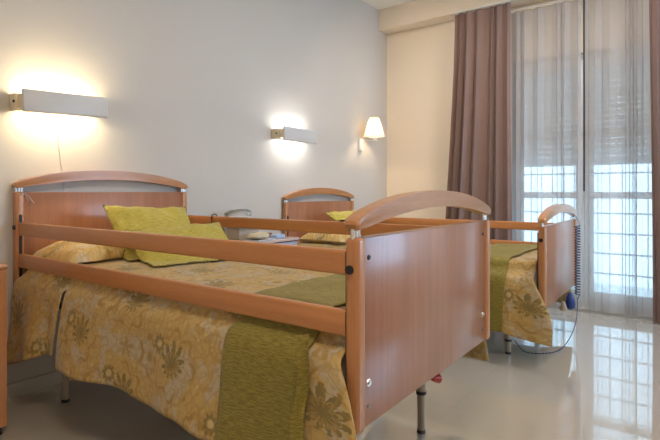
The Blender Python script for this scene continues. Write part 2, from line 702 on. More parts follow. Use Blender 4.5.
def sh_pt(i, j):
    z = Z0 + (WINZ - Z0) * j / (NS * 6)
    ph = (j % 6) / 6.0
    return (WIN0 + (WIN1 - WIN0) * i, WY + 0.19 + 0.006 * math.sin(PI * ph), z)


grid_obj('roller_shutter', sh_pt, 1, NS * 6, SHUTTER, win)
bm = bmesh.new()
box(bm, WIN0 + 0.01, WIN1 - 0.01, WY + 0.18, WY + 0.20, Z0 - 0.035, Z0 + 0.003, 0.004)
obj('shutter_bottom_bar', bm, FRAMEW, win)
bm = bmesh.new()
box(bm, 1.966, 1.990, WY - 0.03, WY - 0.027, 1.05, 2.80)
obj('shutter_strap', bm, plain('dark_strap', (0.05, 0.055, 0.07), 0.7), win)
# white security bars outside
GR = plain('white_bar_paint', (0.70, 0.76, 0.80), 0.4, vary=0.02)
bm = bmesh.new()
zz = 0.1
while zz < 2.25:
    box(bm, WIN0, WIN1, WY + 0.252, WY + 0.26, zz, zz + 0.015)
    zz += 0.185
obj('bar_rail', bm, GR, win)
xx = WIN0 + 0.05
while xx < WIN1:
    bm = bmesh.new()
    cyl(bm, (xx, WY + 0.245, 0.05), (xx, WY + 0.245, 2.28), 0.006, seg=8)
    obj('security_bar', bm, GR, win)
    xx += 0.098

# ------------------------------------------------------------------ ceiling panels and spot, added out of view to light the room
FILL_EMIT = emit('added_fill_glow', (1.0, 0.88, 0.74, 1), 1.6)
for n_, (cx, cy) in enumerate(((2.7, -0.9), (2.3, 2.3))):
    r = empty('added_ceiling_light', (cx, cy, CZ))
    tag(r, 'added square white fill panel on the ceiling above the foot of the ' + ('near' if n_ == 0 else 'far') + ' bed', 'ceiling light')
    bm = bmesh.new()
    box(bm, -0.31, 0.31, -0.31, 0.31, -0.035, 0.0, 0.006)
    obj('housing', bm, WHITEPLASTIC, r)
    bm = bmesh.new()
    box(bm, -0.285, 0.285, -0.285, 0.285, -0.045, -0.036, 0.003)
    obj('diffuser', bm, FILL_EMIT, r)

spt = empty('added_ceiling_spot', (1.15, 1.9, CZ))  # fixture added to carry the spot that brightens the window wall
tag(spt, 'added small round recessed ceiling spot between the beds', 'ceiling light')
bm = bmesh.new()
lathe(bm, [(0.030, -0.002), (0.034, -0.012), (0.050, -0.012), (0.054, -0.004), (0.054, 0.0)], seg=32)
obj('spot_ring', bm, CHROME, spt)
bm = bmesh.new()
cyl(bm, (0, 0, -0.004), (0, 0, -0.001), 0.030, seg=24)
obj('lens', bm, FILL_EMIT, spt)

# ------------------------------------------------------------------ beds
BL, BW = 2.036, 1.0
XH = -0.021


def arch_bm(z0, x_c, y0, y1, th=0.046):
    """crowned top rail: z0 = height of its lower ends"""
    bm = bmesh.new()
    N = 28
    top, bot = [], []
    for k in range(N + 1):
        t = k / N
        y = y0 + (y1 - y0) * t
        c = 1 - (2 * t - 1) ** 2
        zb = z0 + 0.050 * min(1.0, c * 1.02)
        zt = z0 + 0.030 + 0.075 * (c ** 0.82)
        top.append((y, zt))
        bot.append((y, zb))
    ends_l = [(y0 - 0.011, z0 + 0.006), (y0 - 0.015, z0 + 0.016), (y0 - 0.011, z0 + 0.025)]
    ends_r = [(y1 + 0.011, z0 + 0.025), (y1 + 0.015, z0 + 0.016), (y1 + 0.011, z0 + 0.006)]
    outline = bot[::-1] + ends_l + top + ends_r
    a = [bm.verts.new((x_c - th / 2, y, z)) for y, z in outline]
    b = [bm.verts.new((x_c + th / 2, y, z)) for y, z in outline]
    n = len(outline)
    f1 = bm.faces.new(a)
    f2 = bm.faces.new(b[::-1])
    for k in range(n):
        bm.faces.new((a[k], b[k], b[(k + 1) % n], a[(k + 1) % n]))
    es = list(f1.edges) + list(f2.edges)
    bmesh.ops.bevel(bm, geom=es, offset=0.010, segments=3, affect='EDGES', profile=0.5, clamp_overlap=True)
    return bm


def make_bed(y0, dz, label, rail_sides=(0.0, BW)):
    root = empty('hospital_bed', (XH, y0, 0))
    tag(root, label, 'bed', 'wooden care beds with side rails')
    for kind, xc, ztop, s in (('headboard', 0.0, 1.045, 1), ('footboard', BL, 0.925, -1)):
        zt = ztop + dz
        zb = 0.42 + dz
        bm = bmesh.new()
        box(bm, xc - 0.010, xc + 0.010, 0.021, BW - 0.021, zb, zt - 0.004, 0.0015)
        pan = obj(kind + '_panel', bm, PANEL, root)
        # light edging along the panel's upper edge
        bm = bmesh.new()
        box(bm, xc - 0.0105, xc + 0.0105, 0.022, BW - 0.022, zt - 0.004, zt - 0.001)
        obj('edge_band', bm, WOOD_Y, pan)
        for yy in (0.0, BW):
            bm = bmesh.new()
            box(bm, xc - 0.021, xc + 0.021, yy - 0.021, yy + 0.021, zb - 0.002, zt, 0.012, 4)
            po = obj('post', bm, WOOD_Z, root)
            # chrome connector under the crown rail
            bm = bmesh.new()
            for q in (-0.0135, 0.0135):
                cyl(bm, (xc, yy + q, zt - 0.004), (xc, yy + q, zt + 0.024), 0.006, seg=12)
            cyl(bm, (xc, yy, zt - 0.004), (xc, yy, zt + 0.024), 0.0075, seg=12)
            obj('chrome_connector', bm, CHROME, po)
            # black knob on the outer face of the post
            sgn = -1 if yy == 0 else 1
            bm = bmesh.new()
            zk = (0.842 if kind == 'footboard' else 0.865) + dz
            cyl(bm, (xc - s * -0.004, yy + sgn * 0.020, zk), (xc - s * -0.004, yy + sgn * 0.027, zk), 0.0125, 0.011, seg=18)
            obj('knob', bm, BLACK, po)
            # rail guide channel on the inner face of the post
            bm = bmesh.new()
            xi = xc + s * 0.021
            box(bm, min(xi, xi + s * 0.006), max(xi, xi + s * 0.006), yy - 0.006, yy + 0.006, 0.50 + dz, 0.93 + dz if kind == 'headboard' else 0.885 + dz)
            obj('guide_channel', bm, BLACK, po)
        obj(kind + '_crown_rail', arch_bm(zt + 0.018, xc, -0.012, BW + 0.012), WOOD_Y, root)
        if kind == 'footboard':
            for yy in (0.048, BW - 0.048):
                for zb_, r_, m_ in ((0.868, 0.007, BLACK), (0.533, 0.0115, CHROME), (0.472, 0.0065, STEELDARK)):
                    bm = bmesh.new()
                    z_ = zb_ + dz
                    cyl(bm, (xc + 0.009, yy, z_), (xc + 0.013, yy, z_), r_, r_ * 0.85, seg=14)
                    if r_ > 0.01:
                        cyl(bm, (xc + 0.013, yy, z_), (xc + 0.016, yy, z_), r_ * 0.5, seg=6)
                    obj('bolt', bm, m_, pan)
    for yy in rail_sides:
        for za, zb in ((0.825, 0.890), (0.664, 0.732)):
            bm = bmesh.new()
            box(bm, 0.024, BL - 0.024, yy - 0.0125, yy + 0.0125, za + dz, zb + dz, 0.006, 3)
            rail = obj('side_rail', bm, WOOD_X, root)
            for xe in (0.0265, BL - 0.0265):
                bm = bmesh.new()
                box(bm, xe - 0.0035, xe + 0.0045, yy - 0.010, yy + 0.010, za + dz + 0.004, zb + dz - 0.004, 0.002)
                obj('end_cap', bm, BLACK, rail)
    # steel bed base
    bm = bmesh.new()
    zf = 0.46 + dz
    for yy in (0.12, BW - 0.12):
        box(bm, 0.012, BL - 0.012, yy - 0.02, yy + 0.02, zf, zf + 0.04, 0.003)
    for xx_ in (0.21, 0.75, 1.28, BL - 0.235):
        box(bm, xx_ - 0.02, xx_ + 0.02, 0.14, BW - 0.14, zf, zf + 0.04, 0.003)
    fr = obj('bed_base', bm, STEELDARK, root)
    for xx_ in (0.235, BL - 0.235):
        for yy in (0.12, BW - 0.12):
            bm = bmesh.new()
            zc_ = 0.180 + dz
            cyl(bm, (xx_, yy, 0.012), (xx_, yy, zc_ + 0.01), 0.0165, seg=20)
            leg = obj('leg', bm, LEGPAINT, root)
            bm = bmesh.new()
            zc_ = 0.180 + dz
            cyl(bm, (xx_, yy, zc_), (xx_, yy, zf), 0.0215, seg=20)
            obj('leg_sleeve', bm, LEGPAINT, leg)
            bm = bmesh.new()
            cyl(bm, (xx_, yy, zc_ - 0.012), (xx_, yy, zc_ + 0.002), 0.023, seg=20)
            obj('rubber_ring', bm, BLACK, leg)
            bm = bmesh.new()
            cyl(bm, (xx_, yy, 0.0), (xx_, yy, 0.014), 0.019, 0.018, seg=20)
            obj('rubber_foot', bm, BLACK, leg)
    # mattress
    bm = bmesh.new()
    box(bm, 0.05, BL - 0.05, 0.055, BW - 0.055, 0.505 + dz, 0.672 + dz, 0.03, 3)
    obj('mattress', bm, MATTRESS, root)
    return root


B1Y, B2Y, DZ2 = 0.0, 2.04, -0.086
bed1 = make_bed(B1Y, 0.0, 'beech wood care bed nearest the camera, its broad footboard panel facing us')
bed2 = make_bed(B2Y, DZ2, 'beech wood care bed beside the window curtains, behind the near bed', rail_sides=(BW,))
# red brake tab under the near bed's base
bm = bmesh.new()
cyl(bm, (1.945, 0.68, 0.325), (1.95, 0.715, 0.318), 0.008, 0.019, seg=14)
cyl(bm, (1.945, 0.68, 0.320), (1.93, 0.67, 0.47), 0.006, seg=8)
obj('brake_tab', bm, RED, bed1)
# white tie string on the near headboard post
bm = bmesh.new()
tube(bm, [(0.024, 0.022, 1.035), (0.03, 0.035, 1.02), (0.03, 0.05, 1.0), (0.028, 0.062, 0.985)], 0.0022, 6)
tube(bm, [(0.024, 0.022, 1.03), (0.03, 0.03, 1.005), (0.03, 0.033, 0.985), (0.03, 0.05, 0.975)], 0.0022, 6)
tube(bm, [(0.023, -0.012, 1.03), (0.026, 0.01, 1.034), (0.024, 0.025, 1.03)], 0.0022, 6)
obj('tie_string', bm, PAPER, bed1)


# ------------------------------------------------------------------ bed covers
def smooth_path(pts, n):
    """Catmull-Rom through 2D pts, n samples per span"""
    out = []
    T = []
    for i in range(len(pts)):          # centripetal tangents keep short spans from overshooting
        a, b, c = pts[max(i - 1, 0)], pts[i], pts[min(i + 1, len(pts) - 1)]
        l1 = math.dist(a, b) or math.dist(b, c)
        l2 = math.dist(b, c) or l1
        T.append((tuple((c[q] - a[q]) / (l1 + l2) for q in (0, 1)) if 0 < i < len(pts) - 1 else tuple((c[q] - a[q]) / l1 for q in (0, 1))))
    for i in range(len(pts) - 1):
        p, q = pts[i], pts[i + 1]
        L_ = math.dist(p, q)
        for k in range(n[i]):
            t = k / n[i]
            h0, h1, h2, h3 = 2 * t ** 3 - 3 * t * t + 1, t ** 3 - 2 * t * t + t, -2 * t ** 3 + 3 * t * t, t ** 3 - t * t
            out.append(tuple(h0 * p[m] + h1 * L_ * T[i][m] + h2 * q[m] + h3 * L_ * T[i + 1][m] for m in (0, 1)))
    out.append(pts[-1])
    return out


SPANS = [12, 6, 3, 3, 3, 3, 4, 24, 4, 3, 3, 3, 3, 6, 12]


def cover_section(x, y0, zt, hem, seed, off=0.0, tail=False, foot=True, far_up=0.0):
    """cross section of a cover at local x (bed axis), list of world points"""
    w = 1.0
    k = nz(x * 3.1, seed, 0.3)
    fl = 0.030 + 0.018 * math.sin(x * 9.0 + seed) + 0.022 * k
    hz = hem + 0.012 * math.sin(x * 6.0 + seed * 2) + 0.014 * nz(x * 4, seed + 5, 0)
    if tail and x < 0.53:
        t = x / 0.53
        hz = hem - 0.055 + 0.10 * sstep(0.15, 1.0, t)
        fl = 0.030 + 0.045 * math.exp(-((t - 0.30) / 0.35) ** 2)
    zr = zt - 0.70
    mid_z = (hz + 0.62 + zr) / 2
    mf = 0.006 * math.sin(x * 17 + seed)
    pts = [(-0.040 - fl, hz), (-0.034 - fl * 0.55 + mf, mid_z), (-0.030, 0.596 + zr), (0.004, 0.622 + zr), (0.032, 0.648 + zr), (0.046, 0.678 + zr), (0.066, 0.694 + zr), (0.11, zt),
           (w - 0.11, zt), (w - 0.066, 0.694 + zr), (w - 0.046, 0.678 + zr), (w - 0.032, 0.648 + zr), (w - 0.004, 0.622 + zr), (w + 0.030, 0.596 + zr), (w + 0.034 + fl * 0.4, (hem + 0.62 + zr) / 2), (w + 0.035 + fl * 0.7, hem + 0.01 + far_up)]
    path = smooth_path(pts, SPANS)
    if off:
        q = []
        for k_, (y, z) in enumerate(path):
            ya, za = path[max(k_ - 1, 0)]
            yb, zb = path[min(k_ + 1, len(path) - 1)]
            L_ = math.hypot(yb - ya, zb - za)
            q.append((y - (zb - za) / L_ * off, z + (yb - ya) / L_ * off))
    res = []
    for idx, (y, z) in enumerate(path):
        amp = 0.004
        if 0.05 < y < w - 0.05:
            dzz = 0.010 * nz(x * 5, y * 5, seed) + 0.004 * nz(x * 16, y * 16, seed)
            yy, zz_ = y, z + dzz
        else:
            lowness = sstep(0.10, 0.45, zt - z)
            sg = -1 if y < 0.5 else 1
            yy = y + sg * lowness * 0.010 * nz(x * 8, z * 3, seed + 9)
            zz_ = z
        xx_ = x
        if foot and y < 0.5:
            low = sstep(0.63 + zr, 0.33 + zr, z)
            k_ = sstep(1.895, 2.0, x)
            xx_ += 0.105 * low * k_ + 0.022 * k_ * sstep(-0.025, -0.05, yy)
            yy -= 0.040 * low * k_
        if foot and y >= 0.5:
            low = sstep(0.56 + zr, hem, z)
            xx_ += 0.03 * low * sstep(1.80, 2.0, x)
        if tail and y < 0.5 and x < 0.53:
            low = sstep(0.62 + zr, hem, z)
            xx_ += 0.085 * low * (1 - x / 0.53) + 0.012 * low * x / 0.53
            yy -= 0.012 * low * math.sin(x * 26)
        if off:
            yy += q[idx][0] - y
            zz_ += q[idx][1] - z
        res.append(Vector((xx_ + XH, yy + y0, zz_)))
    return res


def make_cover(name, y0, zt, hem, seed, x0, x1, nx, mat, off=0.0, tail=False, foot=True, hem_fn=None, far_up=0.0):
    S = []
    for i in range(nx + 1):
        x = x0 + (x1 - x0) * i / nx
        S.append(cover_section(x, y0, zt, hem_fn(x) if hem_fn else hem, seed, off, tail, foot, far_up))
    nv = len(S[0]) - 1
    mids = S[nx // 2]
    arc = [0.0]
    for a, b in zip(mids, mids[1:]):
        arc.append(arc[-1] + (b - a).length)

    def skip(i, j):
        if not tail:
            return False
        x = x0 + (x1 - x0) * (i + 0.5) / nx
        return 0.520 < x < 0.545 and j < 19
    return grid_obj(name, lambda i, j: S[i][j], nx, nv, mat, uvf=lambda i, j: (x0 + (x1 - x0) * i / nx, arc[j]), skip=skip, thick=0.004)


T1, T2 = 0.70, 0.70 + DZ2
c = make_cover('bedspread', B1Y, T1, 0.295, 1.0, 0.035, 2.004, 150, DAMASK, tail=True)
SP1 = c
tag(c, 'gold damask bedspread covering the near bed and hanging towards the floor', 'bedspread', 'gold damask bedspreads')
c = make_cover('bedspread', B2Y, T2, 0.19, 4.0, 0.035, 1.99, 130, DAMASK, hem_fn=lambda x: 0.20 - 0.05 * sstep(1.75, 1.98, x))
SP2 = c
tag(c, 'gold damask bedspread on the far bed, its rounded corner flaring below the footboard', 'bedspread', 'gold damask bedspreads')
r1 = make_cover('bed_runner', B1Y, T1, 0.24, 1.0, 1.585, 1.90, 30, GREEN, off=0.012, foot=False, far_up=0.13)
tag(r1, 'green chenille runner laid across the foot of the near bed', 'bed runner', 'green bed runners')
r2 = make_cover('bed_runner', B2Y, T2, 0.19, 4.0, 1.50, 1.83, 30, GREEN, off=0.012, foot=False, far_up=0.13)
tag(r2, 'green chenille runner laid across the foot of the far bed', 'bed runner', 'green bed runners')
# turned-back selvedge of the near runner, a loose fold hanging beside it


def fold_pt(i, j):
    t = j / 30.0
    z = 0.665 - t * 0.42
    s = i / 10.0
    w = 0.016 + 0.022 * t
    a = s * PI * 1.6
    return Vector((XH + 1.905 + w * s + 0.006 * math.sin(t * 9), -0.066 - 0.046 * t - 0.014 * math.sin(a) - 0.005 * math.sin(t * 14), z))


grid_obj('folded_edge', fold_pt, 10, 30, GREEN, r1, uvf=lambda i, j: (i * 0.006, j * 0.014), thick=0.003)


# ------------------------------------------------------------------ cushions and pillows
def world_bvh(o):
    from mathutils.bvhtree import BVHTree
    bpy.context.view_layer.update()
    dg = bpy.context.evaluated_depsgraph_get()
    ev = o.evaluated_get(dg)
    me = ev.to_mesh()
    vs_ = [o.matrix_world @ v.co for v in me.vertices]
    ps_ = [tuple(p.vertices) for p in me.polygons]
    ev.to_mesh_clear()
    return BVHTree.FromPolygons(vs_, ps_)


SOLID = []      # (kind, data) that later cushions rest against


def press(o, top_cover, solids, xmin):
    """soft contact: cloth settles on the cover below, on the cushions under it and against the headboard"""
    bpy.context.view_layer.update()
    mw = o.matrix_world.copy()
    inv = mw.inverted()
    tb = world_bvh(top_cover)
    W_ = [mw @ v.co for v in o.data.vertices]
    for _ in range(4):
        for k, w in enumerate(W_):
            for bvh, away in solids:
                # slide out along the lean direction until the cloth lies on the other cushion
                hit = bvh.ray_cast(w + away * 2.0, -away)
                if hit[0] is not None:
                    gap = (w - hit[0]).dot(away)
                    if gap < 0.040:
                        w = w + away * (0.040 - gap)
            hit = tb.ray_cast(Vector((w.x, w.y, 2.0)), Vector((0, 0, -1)))
            if hit[0] is not None and w.z < hit[0].z + 0.009:
                w = Vector((w.x, w.y, hit[0].z + 0.009 + 0.0 * (k % 3)))
            if w.x < xmin:
                w = Vector((xmin, w.y, w.z))
            W_[k] = w
    for v, w in zip(o.data.vertices, W_):
        v.co = inv @ w
    o.data.update()
    return o


def pillow_obj(name, sx, sy, th, mat, loc, rot, seed, label, group=None, pinch=0.06, sag=0.0, piping=True, cover=None, solids=(), xmin=0.0):
    N = 26

    def P(i, j, side):
        u = -1 + 2 * i / N
        v = -1 + 2 * j / N
        k = 1 - pinch * (1 - v * v) * abs(u) ** 3
        l = 1 - pinch * (1 - u * u) * abs(v) ** 3
        x = u * sx / 2 * k
        y = v * sy / 2 * l
        h = ((1 - u ** 4) * (1 - v ** 4)) ** 0.5
        h *= (0.62 + 0.38 * (1 - u * u) * (1 - v * v))
        z = side * th / 2 * h
        z += (0.016 * nz(u * 1.7, v * 1.7, seed + side) + 0.010 * nz(u * 4.5, v * 3.5, seed + 2 * side)) * min(1.0, h * 2)
        wr = 0.006 * math.sin((u + v) * 9 + seed) * (1 - h) * min(1.0, h * 4)
        z += wr - sag * u * u
        return Vector((x, y, z))
    bm = bmesh.new()
    uvl = bm.loops.layers.uv.new('UVMap')
    grids = []
    for side in (1, -1):
        V = [[bm.verts.new(P(i, j, side)) for j in range(N + 1)] for i in range(N + 1)]
        grids.append(V)
        for i in range(N):
            for j in range(N):
                f = bm.faces.new((V[i][j], V[i + 1][j], V[i + 1][j + 1], V[i][j + 1]))
                for lp, (a, b) in zip(f.loops, ((i, j), (i + 1, j), (i + 1, j + 1), (i, j + 1))):
                    lp[uvl].uv = (a / N * sx + side * 0.07, b / N * sy + seed * 0.13)
    bmesh.ops.remove_doubles(bm, verts=bm.verts, dist=0.0008)
    o = obj(name, bm, mat)
    o.location = loc
    o.rotation_euler = rot
    tag(o, label, 'pillow' if name == 'pillow' else 'cushion', group)
    edge = [(k, 0) for k in range(N)] + [(N, k) for k in range(N)] + [(N - k, N) for k in range(N)] + [(0, N - k) for k in range(N)]
    where = [P(i, j, 1) for i, j in edge]
    ids = [min(range(len(o.data.vertices)), key=lambda q: (o.data.vertices[q].co - w).length_squared) for w in where]
    press(o, cover, solids, xmin)
    if piping:
        pts = [o.data.vertices[i].co.copy() for i in ids]
        pts.append(pts[0])
        bm = bmesh.new()
        tube_path(bm, pts, 0.004, 6)
        obj('piping', bm, mat, o)
    bpy.context.view_layer.update()
    SOLID.append((world_bvh(o), Vector((0.80, 0.0, 0.60))))
    return o


R = math.radians
# rotations: local x = length, local y = height, local z = thickness
pillow_obj('pillow', 0.66, 0.43, 0.22, DAMASK_PALE, (0.235, 0.36, 0.715), (R(0), R(0), R(88)), 2.0,
           'gold damask pillow at the head of the near bed, half behind the green cushions', 'gold damask pillows', piping=False, cover=SP1, xmin=0.0)
pillow_obj('pillow', 0.72, 0.46, 0.26, DAMASK_PALE, (0.29, B2Y + 0.42, 0.65), (R(0), R(0), R(90)), 5.0,
           'pale gold damask pillow at the head of the far bed', 'gold damask pillows', piping=False, cover=SP2)


def stand_cushion(size, th, center, lean, yaw, roll, **kw):
    """cushion whose face looks along +x when yaw = 0, leaning back by `lean`"""
    m = Matrix.Rotation(yaw, 4, 'Z') @ Matrix.Rotation(-lean, 4, 'Y') @ Matrix.Rotation(roll, 4, 'X')
    base = Matrix(((0, 0, 1, 0), (1, 0, 0, 0), (0, 1, 0, 0), (0, 0, 0, 1)))
    e = (m @ base).to_euler()
    return pillow_obj('cushion', size[0], size[1], th, GREEN2, center, e, **kw)


stand_cushion((0.48, 0.48), 0.13, (0.415, 0.52, 0.785), R(42), R(-4), R(-3), seed=7.0,
              label='green velvet cushion leaning back on the gold pillow of the near bed', group='green cushions', cover=SP1, solids=SOLID[:1])
stand_cushion((0.54, 0.44), 0.13, (0.675, 0.52, 0.725), R(52), R(-14), R(4), seed=9.0,
              label='green velvet cushion lying in front of the other cushion on the near bed', group='green cushions', cover=SP1, solids=[SOLID[0], SOLID[2]])
stand_cushion((0.46, 0.40), 0.12, (0.30, B2Y + 0.585, 0.755), R(58), R(0), R(0), seed=11.0,
              label='green velvet cushion resting against the headboard of the far bed', group='green cushions', cover=SP2, solids=[SOLID[1]])


# ------------------------------------------------------------------ bedside tables
def make_table(label, h, top, front, side):
    w, d = 0.465, 0.40
    root = empty('bedside_table', (0, 0, 0))
    tag(root, label, 'bedside table', 'bedside tables')
    bm = bmesh.new()
    box(bm, 0, d, 0, w, h - 0.022, h, 0.009, 3)
    obj('table_top', bm, top, root)
    bm = bmesh.new()
    for yy in (0.006, w - 0.006 - side):
        box(bm, 0.012, d - 0.004, yy, yy + side, 0.045, h - 0.022)
    box(bm, 0.012, 0.03, 0.032, w - 0.032, 0.09, h - 0.022)
    box(bm, 0.03, d - 0.03, 0.032, w - 0.032, 0.09, 0.108)
    obj('carcass', bm, WOOD_Z, root)
    for za, zb in ((0.52, h - 0.027), (0.36, 0.515), (0.115, 0.355)):
        bm = bmesh.new()
        box(bm, d - 0.022, d - 0.005, 0.008 + side, w - 0.008 - side, za, zb, 0.003)
        f = obj('drawer', bm, front, root)
        bm = bmesh.new()
        tube(bm, [(d - 0.005, w / 2 - 0.05, (za + zb) / 2), (d + 0.02, w / 2 - 0.045, (za + zb) / 2),
                  (d + 0.02, w / 2 + 0.045, (za + zb) / 2), (d - 0.005, w / 2 + 0.05, (za + zb) / 2)], 0.004, 8, 5)
        obj('drawer_handle', bm, CHROME, f)
    for xx_ in (0.045, d - 0.055):
        for yy in (0.022, w - 0.022):
            bm = bmesh.new()
            cyl(bm, (xx_, yy, 0.0), (xx_, yy, 0.046), 0.016, 0.012, seg=12)
            obj('foot', bm, BLACK, root)
    return root


t1 = make_table('pale topped bedside table between the two beds', 0.705, TABTOP, TABFRONT, 0.012)
t1.location = (-0.03, 1.29, 0)
t2 = make_table('wooden bedside table cut off by the left edge of the picture', 0.735, WOOD_Y, WOOD_Z, 0.035)
t2.location = (-0.03, -0.655, 0)

# ------------------------------------------------------------------ things on the middle bedside table
TZ = 0.705
# desk telephone on a box
bm = bmesh.new()
box(bm, 0, 0.13, 0, 0.20, 0, 0.085, 0.006)
o = obj('storage_box', bm, plain('beige_card', (0.46, 0.40, 0.33), 0.7), loc=(0.06, 1.31, TZ + 0.001))
tag(o, 'small beige card box under the telephone on the bedside table', 'box')
ph = empty('telephone', (0.05, 1.29, TZ + 0.087))
tag(ph, 'white desk telephone on the bedside table between the beds', 'telephone')
bm = bmesh.new()
prof = [(0.0, 0.0), (0.17, 0.0), (0.17, 0.025), (0.05, 0.075), (0.0, 0.075)]
a = [bm.verts.new((x, 0.0, z)) for x, z in prof]
b = [bm.verts.new((x, 0.22, z)) for x, z in prof]
fa = bm.faces.new(a)
fb = bm.faces.new(b[::-1])
for k in range(5):
    bm.faces.new((a[k], b[k], b[(k + 1) % 5], a[(k + 1) % 5]))
bmesh.ops.bevel(bm, geom=bm.edges[:], offset=0.006, segments=2, affect='EDGES')
body = obj('telephone_body', bm, WHITEPLASTIC, ph)
bm = bmesh.new()
for r_ in range(4):
    for c_ in range(3):
        x_, y_ = 0.075 + r_ * 0.022, 0.10 + c_ * 0.026
        z_ = 0.025 + (0.17 - x_) / 0.12 * 0.05
        box(bm, x_ - 0.007, x_ + 0.007, y_ - 0.009, y_ + 0.009, z_ - 0.004, z_ + 0.004, 0.001)
obj('keypad', bm, TABFRONT, body)
bm = bmesh.new()
tube(bm, [(0.035, -0.005, 0.082), (0.04, 0.02, 0.102), (0.045, 0.11, 0.112), (0.04, 0.20, 0.104), (0.035, 0.225, 0.084)], 0.019, 12)
obj('handset', bm, WHITEPLASTIC, ph)

bm = bmesh.new()
box(bm, -0.07, 0.07, -0.10, 0.10, 0, 0.004)
box(bm, -0.066, 0.072, -0.098, 0.094, 0.004, 0.008)
o = obj('papers', bm, PAPER, loc=(0.295, 1.40, TZ + 0.001))
o.rotation_euler = (0, 0, 0.12)
tag(o, 'loose stack of pale papers at the front of the bedside table', 'papers')


def lump(name, sx, sy, sz, mat, loc, rz, seed, label, cat):
    bm = bmesh.new()
    bmesh.ops.create_icosphere(bm, subdivisions=4, radius=1.0)
    for v in bm.verts:
        n = v.co.copy()
        f = 1 + 0.22 * nz(n.x * 1.6, n.y * 1.6, n.z * 1.6 + seed) + 0.08 * nz(n.x * 5, n.y * 5, seed)
        v.co = Vector((n.x * sx * f, n.y * sy * f, (math.copysign(abs(n.z) ** 0.8, n.z) * f + 1.0) * sz * 0.5))
        v.co.z = max(v.co.z, 0.0)
    o_ = obj(name, bm, mat, loc=loc)
    o_.rotation_euler = (0, 0, rz)
    return tag(o_, label, cat)


lump('folded_cloth', 0.065, 0.085, 0.045, plain('cream_cotton', (0.62, 0.56, 0.40), 0.85), (0.305, 1.385, TZ + 0.012), 0.2, 3.0,
     'crumpled cream cloth lying on the papers', 'cloth')
bm = bmesh.new()
box(bm, -0.03, 0.03, -0.055, 0.055, 0, 0.030, 0.008, 3)
box(bm, -0.024, 0.024, 0.056, 0.066, 0.008, 0.022, 0.003)
o = obj('tissue_packet', bm, plain('pale_blue_film', (0.42, 0.56, 0.82), 0.3), loc=(0.30, 1.585, TZ + 0.001))
o.rotation_euler = (0, 0, 0.15)
tag(o, 'pale blue tissue packet beside the cream cloth', 'tissue packet')
bm = bmesh.new()
box(bm, -0.035, 0.035, -0.045, 0.045, 0, 0.028, 0.004)
o = obj('small_case', bm, plain('russet_leather', (0.28, 0.10, 0.06), 0.5), loc=(0.12, 1.64, TZ + 0.001))
tag(o, 'small russet case at the back of the bedside table', 'case')

# call button hung on the near bed's far rail
cb = empty('call_button', (0.29, 1.0, 0.892))
tag(cb, 'black corded call button hooked over the far rail of the near bed', 'call button')
bm = bmesh.new()
tube(bm, [(0.0, -0.017, -0.055), (-0.004, -0.018, -0.015), (0.0, -0.012, 0.008), (0.004, 0.008, 0.010), (0.004, 0.021, -0.002), (0.004, 0.021, -0.03)], 0.0035, 8)
obj('hook', bm, BLACK, cb)
bm = bmesh.new()
tube(bm, [(0.0, -0.017, -0.05), (-0.002, -0.026, -0.09), (0.0, -0.042, -0.125)], 0.0028, 8)
obj('cord', bm, BLACK, cb)
bm = bmesh.new()
lathe(bm, [(0.0005, 0.030), (0.006, 0.028), (0.010, 0.018), (0.019, 0.008), (0.024, -0.004), (0.022, -0.012), (0.0005, -0.013)], (0.0, -0.042, -0.150), 20)
obj('push_button', bm, BLACK, cb)
bm = bmesh.new()
tube(bm, [(0.03, 0.022, -0.06), (0.06, 0.03, -0.085), (0.035, 0.03, -0.105), (0.065, 0.03, -0.125), (0.04, 0.03, -0.15), (0.075, 0.03, -0.17)], 0.0035, 8)
obj('coiled_cable', bm, BLACK, cb)


# ------------------------------------------------------------------ bed-head wall lamps
def make_bedlamp(loc, tilt, tube_mat, label):
    root = empty('wall_lamp', loc)
    root.rotation_euler = (tilt, 0, 0)
    tag(root, label, 'wall lamp', 'slim white lamps on the headboard wall')
    w, h = 0.435, 0.112
    bm = bmesh.new()
    box(bm, 0.0, 0.030, -w / 2 + 0.02, w / 2 - 0.02, -0.030, 0.030, 0.004)
    obj('back_box', bm, WHITEPLASTIC, root)
    bm = bmesh.new()
    box(bm, 0.118, 0.138, -w / 2, w / 2, -h / 2, h / 2, 0.007, 3)
    obj('front_panel', bm, LAMPWHITE, root)
    for s, mt in ((-1, IVORY), (1, WHITEPLASTIC)):
        bm = bmesh.new()
        yb = s * (w / 2 - 0.012)
        box(bm, 0.030, 0.119, yb - 0.009, yb + 0.009, -0.036, 0.036, 0.004)
        if s < 0:
            box(bm, 0.0, 0.075, yb - 0.022, yb - 0.004, -0.042, 0.040, 0.005)
        br = obj('end_bracket', bm, mt, root)
        if s < 0:
            bm = bmesh.new()
            cyl(bm, (0.060, yb - 0.027, 0.0), (0.060, yb - 0.020, 0.0), 0.007, seg=14)
            obj('switch', bm, BLACK, br)
    bm = bmesh.new()
    cyl(bm, (0.090, -w / 2 + 0.03, 0), (0.090, w / 2 - 0.03, 0), 0.015, seg=16)
    obj('lamp_tube', bm, tube_mat, root)
    return root


LAMP1 = emit('warm_tube', (1.0, 0.77, 0.44, 1), 80.0)
LAMP2 = emit('neutral_tube', (1.0, 0.96, 0.88, 1), 36.0)
l1 = make_bedlamp((WX, 0.195, 1.506), R(-2.6) * -1, LAMP1, 'long slim white wall lamp above the near bed, thin cord below')
l2 = make_bedlamp((WX, 2.12, 1.523), 0.0, LAMP2, 'slim white wall lamp in the middle of the wall above the far bed')
bm = bmesh.new()
tube(bm, [(0.0022, 0.0, -0.028), (0.0022, 0.002, -0.2), (0.0022, 0.018, -0.42), (0.0022, 0.026, -0.62)], 0.0017, 8)
obj('power_cord', bm, WHITEPLASTIC, l1)

